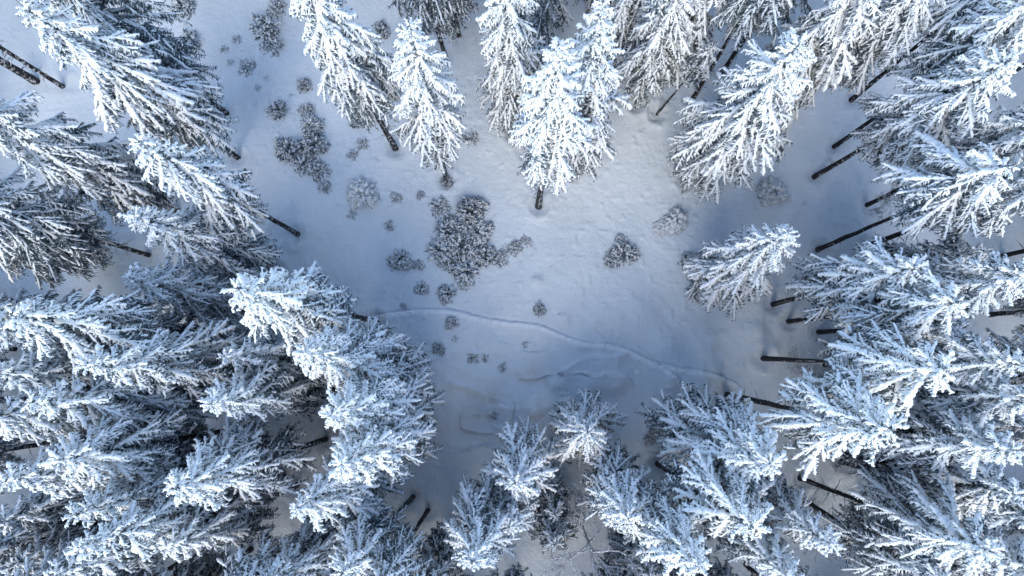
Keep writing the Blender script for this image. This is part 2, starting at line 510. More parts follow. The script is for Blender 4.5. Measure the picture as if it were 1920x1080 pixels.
# ------------------------------------------------------------------ spruces
FEET = []
LEFT, TOP, RIGHT, LOW = 'spruces on the left of the clearing', 'spruces above the clearing', 'spruces on the right of the clearing', 'spruces below the clearing'
def spruce(label, tip, base=None, k=1.72, R=2.7, cb=0.22, tv=None, snow=0, group='snow-laden spruces of the forest', dens=1.0, tr=None, pit=True):
    """tip / base: where the photograph shows the top and the foot; k: how much farther from the plumb point the top is than the foot"""
    if base is None:
        base = (NAD[0] + (tip[0] - NAD[0]) / k, NAD[1] + (tip[1] - NAD[1]) / k)
    else:
        k = math.hypot(tip[0] - NAD[0], tip[1] - NAD[1]) / math.hypot(base[0] - NAD[0], base[1] - NAD[1])
    h = H * (1 - 1 / k)
    B = at(*base); B.z = g1(B.x, B.y) - 0.1
    T = at(tip[0], tip[1], h)
    axis = T - B
    FEET.append(B.copy())
    h = axis.length
    rg = random.Random(int(tip[0] * 31 + tip[1] * 17) & 0xffff)
    t = link('spruce_tree', None, None, B, axis.to_track_quat('Z', 'Y').to_euler())
    t.empty_display_size = 1.0
    tag(t, label, 'spruce', group)
    rad = tr or (0.075 + 0.0058 * h) * rg.uniform(.9, 1.15)
    link('trunk', TRUNKS[rg.randrange(6)], t, (0, 0, 0), (0, 0, rg.uniform(0, 6.28)), (rad, rad, h * .97))
    R *= .80 if group in (LEFT, LOW) else .84
    c0 = h * cb + .6 * R
    if tv:      # where the photograph shows the trunk vanish into the crown
        rv = math.hypot(tv[0] - NAD[0], tv[1] - NAD[1]) / FPX
        d = math.hypot(B.x, B.y)
        c0 = min(.74 * h, H + (1.05 if group == RIGHT else .8) * R - (1 - .45 * R / d) * d / rv)
    CL = h - c0
    core = link('crown', CORES[rg.randrange(5)], t, (0, 0, c0 + .3), (0, 0, rg.uniform(0, 6.28)), (R / 2.7, R / 2.7, CL))
    inv = Matrix.LocRotScale(core.location, core.rotation_euler, core.scale).inverted()
    z = h - 0.25
    sag = rg.uniform(-9, 7); full = rg.uniform(.9, 1.12)
    az = rg.uniform(0, 6.28)
    lop = rg.uniform(0, 6.28); lopa = rg.uniform(.04, .30)
    while z > c0:
        u = (h - z) / CL
        prof = (0.11 + 0.89 * min(1, u / .58) ** 0.68) * (1 - .52 * (max(0, u - .58) / .42) ** 1.2)
        r = R * prof
        nb = 6 if .12 < u < .7 else 5
        for j in range(nb):
            if rg.random() < .10: continue
            a = az + 2 * math.pi * j / nb + rg.uniform(-.28, .28)
            L = r * rg.uniform(.78, 1.16) * (1 + lopa * math.cos(a - lop))
            if rg.random() < .06: L *= 1.2
            pitch = math.radians(50 - 92 * min(1, u / .34) ** .50 + rg.uniform(-9, 9) + sag * min(1, 3 * u))
            Lm = L / max(.60, math.cos(pitch - .18))
            li = 0 if Lm > 3.1 else 1 if Lm > 1.9 else 2 if Lm > 1.05 else 3
            s = Lm / SIZES[li]
            q = snow + (-0.10 + (1.95 if group in (LEFT, LOW) else 1.6) * min(1, u / .85) ** 1.3) + rg.uniform(-.7, .7)
            si = 0 if q < .75 else 1 if q < 1.6 else 2
            o = link('bough', LIB[(li, si)][rg.randrange(5)], core, (0, 0, z + rg.uniform(-.2, .2)), (rg.uniform(-.25, .25), -pitch, a),
                     (s, s * rg.uniform(.85, 1.2), s * rg.uniform(.9, 1.15)))
            o.matrix_parent_inverse = inv      # the crown mesh is scaled to the tree, its boughs are not
        az += 0.9 + rg.uniform(-.3, .3)
        z -= (0.27 + 0.55 * min(1, u / .45)) * rg.uniform(.85, 1.2) / dens / full
    return t

# the clearing's edge, clockwise from the top left; every row: label, top (px), foot (px) and shape
SPRUCES = [
    # ---- top left
    ('large snowy spruce filling the top left corner, its foot speckled with snow', (40, 8), dict(base=(446, 296), tv=(385, 248), R=3.5, cb=.10, snow=.15, group=LEFT)),
    ('spruce cut by the top edge behind the corner spruce, bare foot beside the shrubs', (-12, -148), dict(base=(424, 212), tv=(345, 140), R=3.3, cb=.16, snow=.9, group=LEFT)),
    ('tall bare trunk entering at the left edge, the upper of two', (-400, -160), dict(base=(115, 161), R=2.4, cb=.5, group=LEFT)),
    ('thicker bare trunk at the left edge, the lower of two', (-470, -165), dict(base=(66, 152), R=2.4, cb=.55, group=LEFT, tr=.33)),
    ('wide spruce cut by the left edge below the two bare trunks', (-150, 165), dict(base=(332, 396), R=3.4, cb=.12, snow=.5, group=LEFT)),
    ('bright spruce with speckled bare foot, alone against the snow on the upper left', (258, 262), dict(base=(556, 438), tv=(480, 393), R=2.8, cb=.22, group=LEFT)),
    ('bright spruce just below the one with the speckled bare foot', (250, 402), dict(base=(515, 508), R=2.9, cb=.12, snow=.15, group=LEFT)),
    ('dark spruce at the left edge whose trunk foot shows left of the bright spruces', (-236, 322), dict(base=(282, 479), tv=(215, 455), R=3.3, cb=.20, snow=.75, group=LEFT)),
    ('dark spruce at the left edge with only a short black stub of trunk showing', (-230, 410), dict(base=(203, 492), tv=(185, 490), R=3.0, cb=.16, snow=.6, group=LEFT)),
    ('white spruce leaning out furthest into the clearing, its foot at the start of the trail', (440, 540), dict(base=(707, 603), tv=(675, 597), R=3.1, cb=.06, snow=.05, group=LEFT)),
    ('small pointed spruce tucked left of the one at the start of the trail', (236, 522), dict(base=(480, 582), R=2.7, cb=.10, snow=.1, group=LEFT)),
    ('spruce near the left edge above a long thin horizontal trunk', (22, 590), dict(base=(465, 634), tv=(290, 622), R=2.9, cb=.34, snow=.35, group=LEFT)),
    ('white spruce on the left rim of the clearing, second below the start of the trail', (568, 662), dict(base=(757, 680), R=2.9, cb=.06, snow=-.05, group=LEFT)),
    ('white spruce on the left rim with boughs fanned toward the middle of the clearing', (617, 780), dict(base=(786, 744), R=3.0, cb=.06, snow=-.05, group=LEFT)),
    ('lowest white spruce on the left rim, shadowed fan of boughs on its right', (638, 872), dict(base=(797, 790), R=3.0, cb=.07, snow=.1, group=LEFT)),
    ('white rounded spruce tip below the lowest spruce of the left rim', (552, 955), dict(base=(736, 850), R=2.5, cb=.2, group=LEFT)),
    ('small spruce squeezed behind the white rim spruces, dark at its right', (415, 668), dict(k=1.55, R=2.2, cb=.12, snow=.3, group=LEFT)),
    ('spruce with creamy lower side left of the white rim, above a dark red-brown trunk', (390, 758), dict(k=1.66, R=2.6, cb=.15, snow=.25, group=LEFT)),
    ('bushy spruce in the left forest with wide upper boughs over shaded snow', (160, 685), dict(k=1.75, R=2.9, cb=.14, snow=.45, group=LEFT)),
    ('spruce near the left edge over a dark hollow of shaded snow', (55, 755), dict(k=1.75, R=2.9, cb=.25, snow=.35, group=LEFT)),
    ('long white spruce in the left forest, its red-brown foot bare', (110, 862), dict(base=(482, 797), tv=(378, 812), R=3.1, cb=.22, snow=.05, group=LEFT)),
    ('spruce at the left edge just below the hollow of shaded snow', (4, 905), dict(k=1.72, R=2.9, cb=.2, snow=.15, group=LEFT)),
    ('big white spruce in the lower left with bare foot beside the rim', (325, 915), dict(base=(610, 824), tv=(575, 838), R=3.2, cb=.16, snow=-.05, group=LEFT)),
    ('greyish spruce in the lower left, half under the long white one', (132, 968), dict(k=1.7, R=2.7, cb=.2, snow=.55, group=LEFT)),
    ('slim spruce in the lower left corner with a bare dark trunk along its underside', (135, 1030), dict(base=(530, 893), R=2.4, cb=.22, snow=.4, group=LEFT)),
    ('frosty spruce near the bottom left with short stubby boughs', (310, 1030), dict(base=(556, 910), tv=(525, 920), R=2.7, cb=.16, snow=.15, group=LEFT)),
    ('shaded spruce at the left edge, between the upper and the lower hollow', (-45, 615), dict(k=1.75, R=3.0, cb=.15, snow=.6, group=LEFT)),
    ('spruce cut by the left edge level with the middle of the clearing', (-30, 700), dict(k=1.72, R=2.8, cb=.15, snow=.4, group=LEFT)),
    ('spruce cut by the left edge just above the dark hollow', (-55, 782), dict(k=1.72, R=2.8, cb=.2, snow=.5, group=LEFT)),
    ('low shaded spruce at the left edge beside the lower hollow', (-20, 985), dict(k=1.35, R=2.6, cb=.1, snow=.8, group=LEFT)),
    ('darkest low spruce in the bottom left corner', (20, 1062), dict(k=1.30, R=2.6, cb=.1, snow=.9, group=LEFT)),
    ('spruce tip rising from the bottom edge near the left corner', (88, 1088), dict(k=1.6, R=2.6, cb=.15, snow=.3, group=LEFT)),
    ('spruce with brown shaded twigs cut by the bottom edge, dark bare foot above it', (385, 1180), dict(base=(645, 978), tv=(592, 1012), R=2.9, cb=.14, snow=.9, group=LOW)),
    ('spruce with upright white fingers at the bottom edge, left of the two short black trunks', (478, 1112), dict(k=1.6, R=2.6, cb=.12, snow=.5, group=LOW)),
    ('spruce cut by the bottom edge with a short black trunk foot, left of two', (640, 1078), dict(base=(774, 932), tv=(757, 950), R=2.6, cb=.16, snow=.2, group=LOW)),
    ('spruce cut by the bottom edge with a short black trunk foot, right of two', (705, 1110), dict(base=(802, 957), tv=(775, 990), R=2.4, cb=.22, snow=.5, group=LOW)),
    ('dark low spruce at the bottom edge between the black trunks and the star-shaped spruce', (800, 1120), dict(k=1.38, R=2.4, cb=.1, snow=.9, group=LOW)),
    # ---- below the clearing
    ('young spruce standing alone in the lower middle of the clearing, seen from straight above', (1103, 812), dict(k=1.34, R=3.0, cb=.04, snow=-.6, group=LOW)),
    ('star-shaped spruce with long radiating snow fingers below the middle of the clearing', (966, 908), dict(k=1.42, R=2.9, cb=.30, snow=.0, dens=.85, group=LOW)),
    ('spruce just below the star-shaped one, its top rounded and white', (955, 990), dict(k=1.36, R=2.3, cb=.25, snow=.0, group=LOW)),
    ('large spruce at the bottom edge left of the bare frosted tree', (885, 1055), dict(k=1.5, R=3.0, cb=.28, snow=.2, group=LOW)),
    ('dark low spruce with few patches of snow right of the star-shaped one', (1042, 968), dict(k=1.2, R=2.0, cb=.05, snow=1.0, group=LOW)),
    ('dark low spruce just above the bare frosted tree', (1040, 1022), dict(k=1.22, R=2.2, cb=.05, snow=1.05, group=LOW)),
    ('low shaded spruce at the bottom edge right of the bare frosted tree', (1222, 1085), dict(k=1.3, R=2.2, cb=.06, snow=.8, group=LOW)),
    ('fan-shaped spruce alone between the bare frosted tree and the lone young spruce', (1178, 974), dict(k=1.48, R=3.0, cb=.22, snow=.15, group=LOW)),
    ('spruce at the bottom edge right of the fan-shaped one', (1312, 1066), dict(k=1.7, R=2.6, cb=.3, snow=.2, group=LOW)),
    ('big bushy spruce at the lower right rim with long boughs toward the trail', (1448, 872), dict(k=1.70, R=3.3, cb=.12, snow=.05, group=LOW)),
    ('spruce at the lower right with a black trunk foot on its upper left', (1412, 990), dict(base=(1234, 871), tv=(1270, 895), R=2.9, cb=.10, snow=.0, group=LOW)),
    ('spruce leaning toward the bottom right, left of the two long bare black trunks', (1568, 1026), dict(k=1.62, R=2.3, cb=.10, snow=.25, group=LOW)),
    ('spruce with thick white fingers cut by the bottom edge below the leaning one', (1500, 1098), dict(k=1.62, R=2.4, cb=.10, snow=.1, group=LOW)),
    # ---- right
    ('spruce on the right rim with a thin trunk foot beside the snow mound', (1672, 804), dict(base=(1366, 741), tv=(1440, 757), R=2.9, cb=.14, snow=.25, group=RIGHT)),
    ('spruce on the right rim above a long straight horizontal bare trunk', (1772, 690), dict(base=(1434, 672), tv=(1570, 675), R=3.0, cb=.30, snow=.1, group=RIGHT)),
    ('bright spruce on the right rim with two upright snow fingers and a trunk stub', (1716, 502), dict(base=(1452, 570), tv=(1472, 564), R=3.1, cb=.10, snow=-.2, group=RIGHT)),
    ('bright spruce on the right rim with a long bare trunk, right of the two-fingered one', (1796, 566), dict(base=(1481, 602), tv=(1590, 584), R=2.9, cb=.32, snow=-.1, group=RIGHT)),
    ('right rim spruce with a short thin bare trunk, half hidden under bright neighbours', (1800, 606), dict(base=(1540, 622), tv=(1605, 614), R=2.2, cb=.25, snow=.2, group=RIGHT)),
    ('shaded spruce at the right edge with fan of thin boughs, level with the two-fingered spruce', (1938, 512), dict(k=1.68, R=3.3, cb=.12, snow=.55, group=RIGHT)),
    ('spruce at the right edge directly behind the horizontal bare trunk', (1922, 682), dict(k=1.68, R=2.9, cb=.14, snow=.2, group=RIGHT)),
    ('dark low spruce at the right edge below the one behind the horizontal trunk', (1965, 748), dict(k=1.7, R=2.8, cb=.12, snow=.7, group=RIGHT)),
    ('shaded grey-blue spruce near the right edge with white pointed tip', (1910, 845), dict(k=1.72, R=3.1, cb=.14, snow=.45, group=RIGHT)),
    ('spruce with creamy tip at the lower right, above two thin parallel bare trunks', (1822, 940), dict(base=(1584, 868), tv=(1630, 880), R=2.8, cb=.16, snow=.25, group=RIGHT)),
    ('blue shaded spruce at the right edge behind the creamy-tipped one', (1915, 930), dict(base=(1570, 848), tv=(1630, 868), R=2.5, cb=.22, snow=.35, group=RIGHT)),
    ('large spruce in the lower right corner with a thick black bare trunk', (1856, 1034), dict(base=(1505, 899), tv=(1580, 932), R=3.1, cb=.22, snow=.2, group=RIGHT)),
    ('spruce cut by the bottom edge near the right corner, dark with short trunk stub', (1800, 1120), dict(base=(1527, 949), tv=(1546, 958), R=2.4, cb=.18, snow=.8, group=RIGHT)),
    ('dark blue spruce in the extreme lower right corner', (1960, 1075), dict(k=1.55, R=2.8, cb=.12, snow=.5, group=RIGHT)),
    ('dark spruce at the right edge above the lower right corner', (1995, 985), dict(k=1.6, R=2.7, cb=.12, snow=.6, group=RIGHT)),
    ('low dark spruce in the shade between the right edge spruces', (1830, 760), dict(k=1.32, R=2.4, cb=.1, snow=1.0, group=RIGHT)),
    ('low dark spruce in shade under the fan of thin boughs at the right edge', (1850, 470), dict(k=1.35, R=2.5, cb=.1, snow=1.0, group=RIGHT)),
    ('bright spruce standing clear of the forest at the right of the clearing', (1478, 436), dict(base=(1322, 520), R=3.0, cb=.05, snow=-.55, group=RIGHT)),
    ('spruce at the upper right with a long snow-flecked bare trunk', (1892, 312), dict(base=(1536, 467), tv=(1680, 400), R=3.1, cb=.24, snow=.05, group=RIGHT)),
    ('thin bare trunk just right of the long snow-flecked one', (2030, 318), dict(base=(1624, 461), tv=(1720, 429), R=2.3, cb=.34, snow=.5, group=RIGHT)),
    ('spruce with short bare trunk partly screened by frosty twigs at the upper right', (1990, 206), dict(base=(1625, 385), tv=(1680, 360), R=2.9, cb=.20, snow=.5, group=RIGHT)),
    ('large spruce at the upper right with a slanting bare trunk foot, lower of two', (1896, 112), dict(base=(1529, 330), tv=(1583, 291), R=3.3, cb=.10, snow=.05, group=RIGHT)),
    ('spruce at the upper right corner with a slanting bare trunk foot, upper of two', (1965, -10), dict(base=(1566, 274), tv=(1700, 181), R=2.9, cb=.30, snow=.15, group=RIGHT)),
    ('warm brown-lit spruce in the top right corner above a very long bare slanting trunk', (2010, -155), dict(base=(1597, 187), tv=(1750, 62), R=3.2, cb=.34, snow=.6, group=RIGHT)),
    # ---- top
    ('broad bright spruce at the upper right of the clearing, branched to the ground', (1500, 80), dict(base=(1292, 334), R=3.7, cb=.03, snow=.0, group=TOP)),
    ('spruce cut by the top edge directly behind the broad bright one', (1672, -88), dict(k=1.66, R=3.1, cb=.10, snow=.1, group=TOP)),
    ('spruce cut by the top edge left of the very long slanting trunk', (1790, -90), dict(k=1.62, R=2.7, cb=.34, snow=.15, group=TOP)),
    ('greyish spruce at the top edge above two slanting bare trunks, the left trunk', (1512, -170), dict(base=(1302, 180), tv=(1376, 63), R=2.7, cb=.40, snow=.8, group=TOP)),
    ('dark spruce at the top edge above two slanting bare trunks, the right trunk', (1590, -225), dict(base=(1358, 131), tv=(1419, 55), R=2.7, cb=.34, snow=.9, group=TOP)),
    ('slender small spruce with a whip-thin trunk left of the broad bright one', (1342, 82), dict(base=(1234, 209), tv=(1287, 130), R=1.3, cb=.30, snow=.5, tr=.10, group=TOP)),
    ('spruce cut by the top edge, nearest left of the slender small one', (1296, -90), dict(base=(1196, 192), R=2.7, cb=.06, snow=.15, group=TOP)),
    ('spruce cut by the top edge, white, right above the slender small one', (1372, -175), dict(base=(1232, 150), R=2.9, cb=.16, snow=.1, group=TOP)),
    ('spruce cut by the top edge, half hidden behind the twin bright spruces', (1235, -185), dict(base=(1150, 130), R=2.8, cb=.12, snow=.3, group=TOP)),
    ('brightest spruce at the top middle, black foot set in the snow', (1047, 82), dict(base=(1010, 386), tv=(1012, 350), R=2.5, cb=.10, snow=-.2, group=TOP)),
    ('spruce with tawny tip right behind the brightest one at the top middle', (1130, 6), dict(base=(1074, 318), R=2.7, cb=.04, snow=.15, group=TOP)),
    ('dense spruce at the top edge left of the brightest one, its black foot just showing', (944, -80), dict(base=(961, 248), R=3.0, cb=.06, snow=.2, group=TOP)),
    ('dark spruce mostly hidden behind the dense one at the top edge', (1032, -300), dict(base=(1018, 88), R=2.7, cb=.1, snow=.9, group=TOP)),
    ('white spruce at the upper left of the clearing with wide open snow fingers', (768, 44), dict(base=(836, 336), tv=(833, 315), R=2.7, cb=.09, snow=-.3, dens=.85, group=TOP)),
    ('slim spruce at the top edge with a bare slanting foot above the shrubs', (545, -75), dict(base=(740, 277), tv=(718, 232), R=2.8, cb=.15, snow=.1, group=TOP)),
    ('dark spruce at the top edge with bare foot behind the white open-fingered one', (735, -240), dict(base=(835, 107), tv=(822, 55), R=2.8, cb=.14, snow=.9, group=TOP)),
    ('dark drooping spruce at the top edge, right of the bare foot behind the open-fingered one', (778, -330), dict(base=(862, 72), R=2.7, cb=.10, snow=1.0, group=TOP)),
]
for label, tip, kw in SPRUCES:
    p = kw.get('base')
    if p:
        p = at(*p); PITS.append((p.x, p.y, .55, .30))
for label, tip, kw in SPRUCES:
    spruce(label, tip, **kw)

# the next row of spruces, of which the photograph shows only what the gaps between the nearer ones leave
SECOND = [
    ('at the left', LEFT, 1, [(25, 565), (80, 705), (95, 830), (250, 610), (40, 655), (60, 745), (20, 835), (180, 960), (300, 985), (45, 1010), (150, 1065), (330, 1060)]),
    ('at the bottom edge', LOW, 0, [(470, 1030), (560, 1060), (700, 1060), (960, 1078), (1130, 1070), (1290, 1075), (1400, 1060), (1215, 1040), (770, 1075)]),
    ('at the right', RIGHT, 1, [(1890, 140), (1860, 290), (1880, 480), (1860, 590), (1800, 700), (1700, 780), (1840, 930), (1700, 1000), (1860, 1040), (1750, 1075)]),
    ('along the top edge', TOP, 0, [(930, 20), (1110, 60), (1460, 20)]),
]
ORD = ('first', 'second', 'third', 'fourth', 'fifth', 'sixth', 'seventh', 'eighth', 'ninth', 'tenth', 'eleventh', 'twelfth', 'thirteenth')
for where, grp, ax_, feet in SECOND:
    for i, f in enumerate(sorted(feet, key=lambda p: p[ax_])):
        label = 'second-row spruce %s seen only in gaps, %s from %s' % (where, ORD[i], 'the top' if ax_ else 'the left')
        k = rnd.uniform(1.42, 1.66)
        tip = (NAD[0] + (f[0] - NAD[0]) * k, NAD[1] + (f[1] - NAD[1]) * k)
        spruce(label, tip, base=f, R=rnd.uniform(2.4, 3.0), cb=.2, snow=rnd.uniform(.5, .9), group=grp, dens=.9)

# ------------------------------------------------------------------ low shrubs in the clearing
def make_shrub(seed, dens, snow, pad):
    """a low dome of frosted shoots, one metre in radius; foliage and its snow are two meshes"""
    rg = random.Random(seed); fo, sn = MB(), MB()
    lobes = [(Vector((0, 0, 0)), 1.0)] + [(Vector((math.cos(a) * .5, math.sin(a) * .5, 0)), rg.uniform(.42, .62)) for a in [rg.uniform(0, 6.283) for _ in range(4)]]
    for (c, lr) in lobes:
        for k in range(int(dens * 60 * lr)):
            a = rg.uniform(0, 6.283); el = math.asin(rg.uniform(.05, 1.0))
            d = Vector((math.cos(a) * math.cos(el), math.sin(a) * math.cos(el), math.sin(el) * 1.0))
            l = lr * rg.uniform(.55, .95)
            p0 = c + d * l * .25
            ps = bend(p0, d, l * .75, rg.uniform(.05, .3), 3)
            needle_twig(fo, ps, .045, rg, 6)
            for j in range(5):
                p, dd = along(ps, rg.uniform(.35, 1))
                e = (dd + Vector((rg.uniform(-1, 1), rg.uniform(-1, 1), rg.uniform(-.5, .7)))).normalized()
                q = bend(p, e, rg.uniform(.12, .26), .2, 2)
                needle_twig(fo, q, .04, rg, 4)
                if rg.random() < snow: snow_run(sn, q, rg.uniform(.03, .055), rg, .09, 4)
            if rg.random() < snow * 1.2: snow_run(sn, ps[1:], rg.uniform(.05, .10) * pad, rg, .11, 5)
    return fo.mesh('foliage', (SNOW, SHRUB)), sn.mesh('snow_cap', (SNOW,))
SHRUBS = [make_shrub(200 + k, (.9, .8, .6, .8, .45, .9)[k], (.5, .6, .5, .45, .5, 1.0)[k], 1.9 if k == 5 else 1.0) for k in range(6)]
CL, SC = 'shrubs of the central thicket', 'shrubs scattered over the clearing'
def shrub(label, px, py, dia, kind=0, hgt=.62, group=SC):
    p = at(px, py)
    r = dia * .5 * H / FPX * 1.08
    rg = random.Random(px * 7 + py)
    o = link('shrub', None, None, (p.x, p.y, g1(p.x, p.y) - .06), (0, 0, rg.uniform(0, 6.28)), (r, r * rg.uniform(.85, 1.1), r * hgt / .62))
    tag(o, label, 'shrub', group)
    link('foliage', SHRUBS[kind][0], o); tag(link('snow_cap', SHRUBS[kind][1], o), kind='stuff')
for a in [
    ('top shrub of the central thicket, dark, peaked', 882, 398, 70, 0, .8, CL), ('left upper shrub of the central thicket', 842, 436, 66, 0, .62, CL),
    ('right upper shrub of the central thicket', 896, 438, 64, 1, .62, CL), ('left lower shrub of the central thicket', 826, 472, 66, 1, .62, CL),
    ('shrub in the very middle of the central thicket', 866, 462, 70, 3, .7, CL), ('right lower shrub of the central thicket', 910, 482, 58, 0, .62, CL),
    ('bottom shrub of the central thicket', 876, 512, 62, 1, .62, CL), ('bottom left shrub of the central thicket', 848, 492, 50, 0, .6, CL),
    ('pale small shrub at the upper left end of the central thicket', 824, 388, 46, 4, .5, CL), ('small shrub at the right end of the central thicket', 934, 488, 44, 2, .5, CL),
    ('dark small shrub between the thicket and its two right outliers', 952, 470, 26, 4, .4, CL),
    ('round grey shrub standing left of the central thicket', 752, 488, 50, 1, .7), ('tiny shrub between the round grey one and the thicket', 786, 500, 30, 2, .5),
    ('domed shrub with ray-like twigs, above left of the thicket', 683, 368, 66, 5, .7), ('small round shrub right of the domed one', 742, 374, 28, 1, .5),
    ('smaller shrub nearest left of the open-fingered spruce foot', 788, 367, 20, 3, .5), ('shrub at the foot of the white open-fingered spruce', 837, 342, 34, 0, .9),
    ('little shrub midway between the domed one and the round grey one', 730, 425, 26, 4, .5), ('faint little tuft below the domed shrub', 661, 402, 24, 4, .4),
    ('round shrub at the lower end of the upper left shrub chain', 610, 353, 32, 1, .6), ('shrub second from the lower end of the upper left chain', 600, 322, 46, 4, .5),
    ('large lower left shrub of the upper left chain', 545, 284, 68, 0, .62), ('large lower right shrub of the upper left chain', 592, 276, 66, 0, .7),
    ('middle shrub of the upper left chain', 572, 308, 50, 3, .55), ('upper shrub of the upper left chain', 584, 238, 54, 1, .62),
    ('topmost small shrub of the upper left chain', 574, 206, 32, 2, .55), ('oval shrub left of the upper left chain', 525, 208, 50, 0, .62),
    ('round shrub alone above the upper left chain', 570, 162, 36, 0, .7), ('shrub under the slim spruce with the slanting foot', 672, 228, 44, 0, .62),
    ('crescent shrub right of the chain, upper half', 680, 270, 28, 4, .5), ('crescent shrub right of the chain, lower half', 661, 290, 26, 4, .5),
    ('shrub beside the big spruces near the top left, lower of two', 356, 74, 56, 2, .6), ('shrub at the top edge near the top left, upper of two', 338, 12, 54, 0, .6),
    ('large shrub of the group at the top edge', 496, 48, 68, 2, .6), ('lowest shrub of the group at the top edge', 508, 84, 54, 4, .5),
    ('shrub of the top group touching the top edge', 512, 14, 46, 2, .6), ('faint tuft left of the top group', 440, 72, 26, 4, .4),
    ('faint tuft below the top group, nearer the big spruces', 418, 92, 24, 4, .35), ('faint twiggy tuft below the top group', 462, 128, 40, 4, .4),
    ('faint tuft alone above the oval shrub', 484, 166, 20, 4, .35), ('faint tuft beside the foot of the corner spruce', 408, 165, 24, 4, .35),
    ('pale shrub right of the white open-fingered spruce', 884, 262, 36, 4, .5), ('shrub left of the dark spruce foot at the top', 714, 62, 48, 0, .6),
    ('left one of two outliers right of the thicket', 966, 468, 36, 2, .5), ('right one of two outliers right of the thicket', 987, 455, 26, 2, .45),
    ('dark twiggy shrub alone at the right of the clearing, main dome', 1170, 478, 54, 3, .7), ('left lobe beside the dark twiggy shrub', 1148, 486, 38, 2, .6),
    ('upper lobe beside the dark twiggy shrub', 1166, 450, 30, 1, .6), ('round shrub just above the trail', 840, 552, 42, 1, .7),
    ('shrub between the thicket and the trail, left', 791, 540, 34, 1, .55), ('small shrub above the middle of the trail', 1012, 583, 32, 0, .6),
    ('round shrub just below the trail', 850, 607, 30, 1, .7), ('dark shrub below the left part of the trail', 825, 655, 30, 3, .7),
    ('tiny tuft at the left start of the trail', 757, 574, 16, 3, .5), ('small shrub amid the humps below the trail, left', 888, 672, 26, 4, .5),
    ('small shrub amid the humps below the trail, right', 910, 672, 18, 4, .5), ('small shrub amid the humps, nearest the plumb middle', 945, 690, 22, 4, .5),
    ('tiny dark tuft below the shrub under the trail', 855, 636, 16, 4, .4), ('tiny tuft just under the humps, far from the trail', 928, 775, 20, 4, .4),
    ('white capped shrub high at the right, above the spruce standing clear', 1452, 362, 62, 5, .8),
    ('snow-covered shrub below the broad bright spruce', 1268, 412, 58, 5, .6), ('lower lobe of snow-covered shrub below the broad bright spruce', 1240, 428, 40, 5, .5),
    ('dark shrub under the spruce standing clear, upper', 1302, 495, 56, 1, .8), ('dark shrub under the spruce standing clear, lower', 1306, 545, 46, 2, .7),
    ('small tuft on the shaded snow right of the spruce standing clear', 1532, 520, 18, 4, .4), ('tiny tuft near the slanting trunk feet', 1510, 380, 14, 4, .4),
    ('faint tuft in the upper left, nearest the corner spruce foot', 432, 118, 22, 4, .3), ('faint tuft left of the lone round shrub above the chain', 500, 148, 18, 4, .3),
    ('tiny tuft between oval shrub and lone round shrub', 545, 182, 12, 4, .3), ('tiny tuft right of the crescent shrub', 706, 300, 12, 4, .3),
    ('tiny tuft below the round shrub at the end of the chain', 634, 384, 12, 4, .3), ('tiny tuft above the little mound right of the trail shrub', 1050, 590, 10, 4, .4),
    ('tiny tuft among the humps in the lower clearing, left', 985, 648, 16, 4, .4), ('tiny tuft among the humps in the lower clearing, right', 1052, 700, 12, 4, .4),
    ('small shrub left of the big bushy spruce at the lower right', 1218, 818, 34, 2, .6),
]: shrub(*a)

# ------------------------------------------------------------------ bare frosted broadleaf trees and saplings
def bare_tree(name, label, cat, px, py, h, spread, seed, lean=(0, 0), thick=.12, limbs=7):
    rg = random.Random(seed)
    p = at(px, py)
    t = link(name, None, None, (p.x, p.y, g1(p.x, p.y) - .1))
    tag(t, label, cat)
    top = Vector((lean[0], lean[1], h))
    st = [Vector((0, 0, 0)), top * .3 + Vector((rg.uniform(-.1, .1), rg.uniform(-.1, .1), 0)), top * .6, top * .85]
    mb = MB(); mb.tube(st, [thick, thick * .85, thick * .6, thick * .4], 6, 0, True)
    link('trunk', mb.mesh('trunk', (FROST,)), t)
    def grow(mb, p, d, l, r, lev):
        pts = [p]; n = 5
        for k in range(n):
            d = (d + Vector((rg.uniform(-.28, .28), rg.uniform(-.28, .28), rg.uniform(-.12, .16)))).normalized()
            pts.append(pts[-1] + d * l / n)
        mb.tube(pts, [max(.012, r * (1 - .75 * k / n)) for k in range(n + 1)], 4 if lev < 2 else 3, 0, True)
        if lev < 3:
            for k in range((5, 4, 3)[lev]):
                q, dd = along(pts, rg.uniform(.3, 1.0))
                e = (dd + Vector((rg.uniform(-1, 1), rg.uniform(-1, 1), rg.uniform(-.45, .5))) * .9).normalized()
                grow(mb, q, e, l * rg.uniform(.38, .62), r * .55, lev + 1)
    for k in range(limbs):
        q, _ = along(st, rg.uniform(.45, 1.0) if k else 1.0)
        a = 6.283 * k / limbs + rg.uniform(-.4, .4)
        d = Vector((math.cos(a), math.sin(a), rg.uniform(.2, .9))).normalized()
        mb = MB(); grow(mb, q, d, spread * rg.uniform(.7, 1.15), thick * .55, 0)
        link('limb', mb.mesh('limb', (FROST,)), t)
bare_tree('bare_tree', 'bare broadleaf tree with frosted crooked limbs at the bottom edge', 'bare tree', 1078, 960, 10.5, 3.0, 11, (.6, -.5), .16, 10)
bare_tree('bare_tree', 'bare twiggy frosted tree at the bottom near the lower right corner', 'bare tree', 1530, 960, 8.5, 2.6, 12, (.8, -.6), .11, 9)
bare_tree('sapling', 'pale thin sapling under the long horizontal bare trunk', 'sapling', 1478, 690, 3.2, 1.7, 13, (.4, 0), .03, 8)
bare_tree('sapling', 'pale thin sapling right of the others under the horizontal bare trunk', 'sapling', 1530, 696, 3.0, 1.5, 14, (.4, 0), .03, 7)
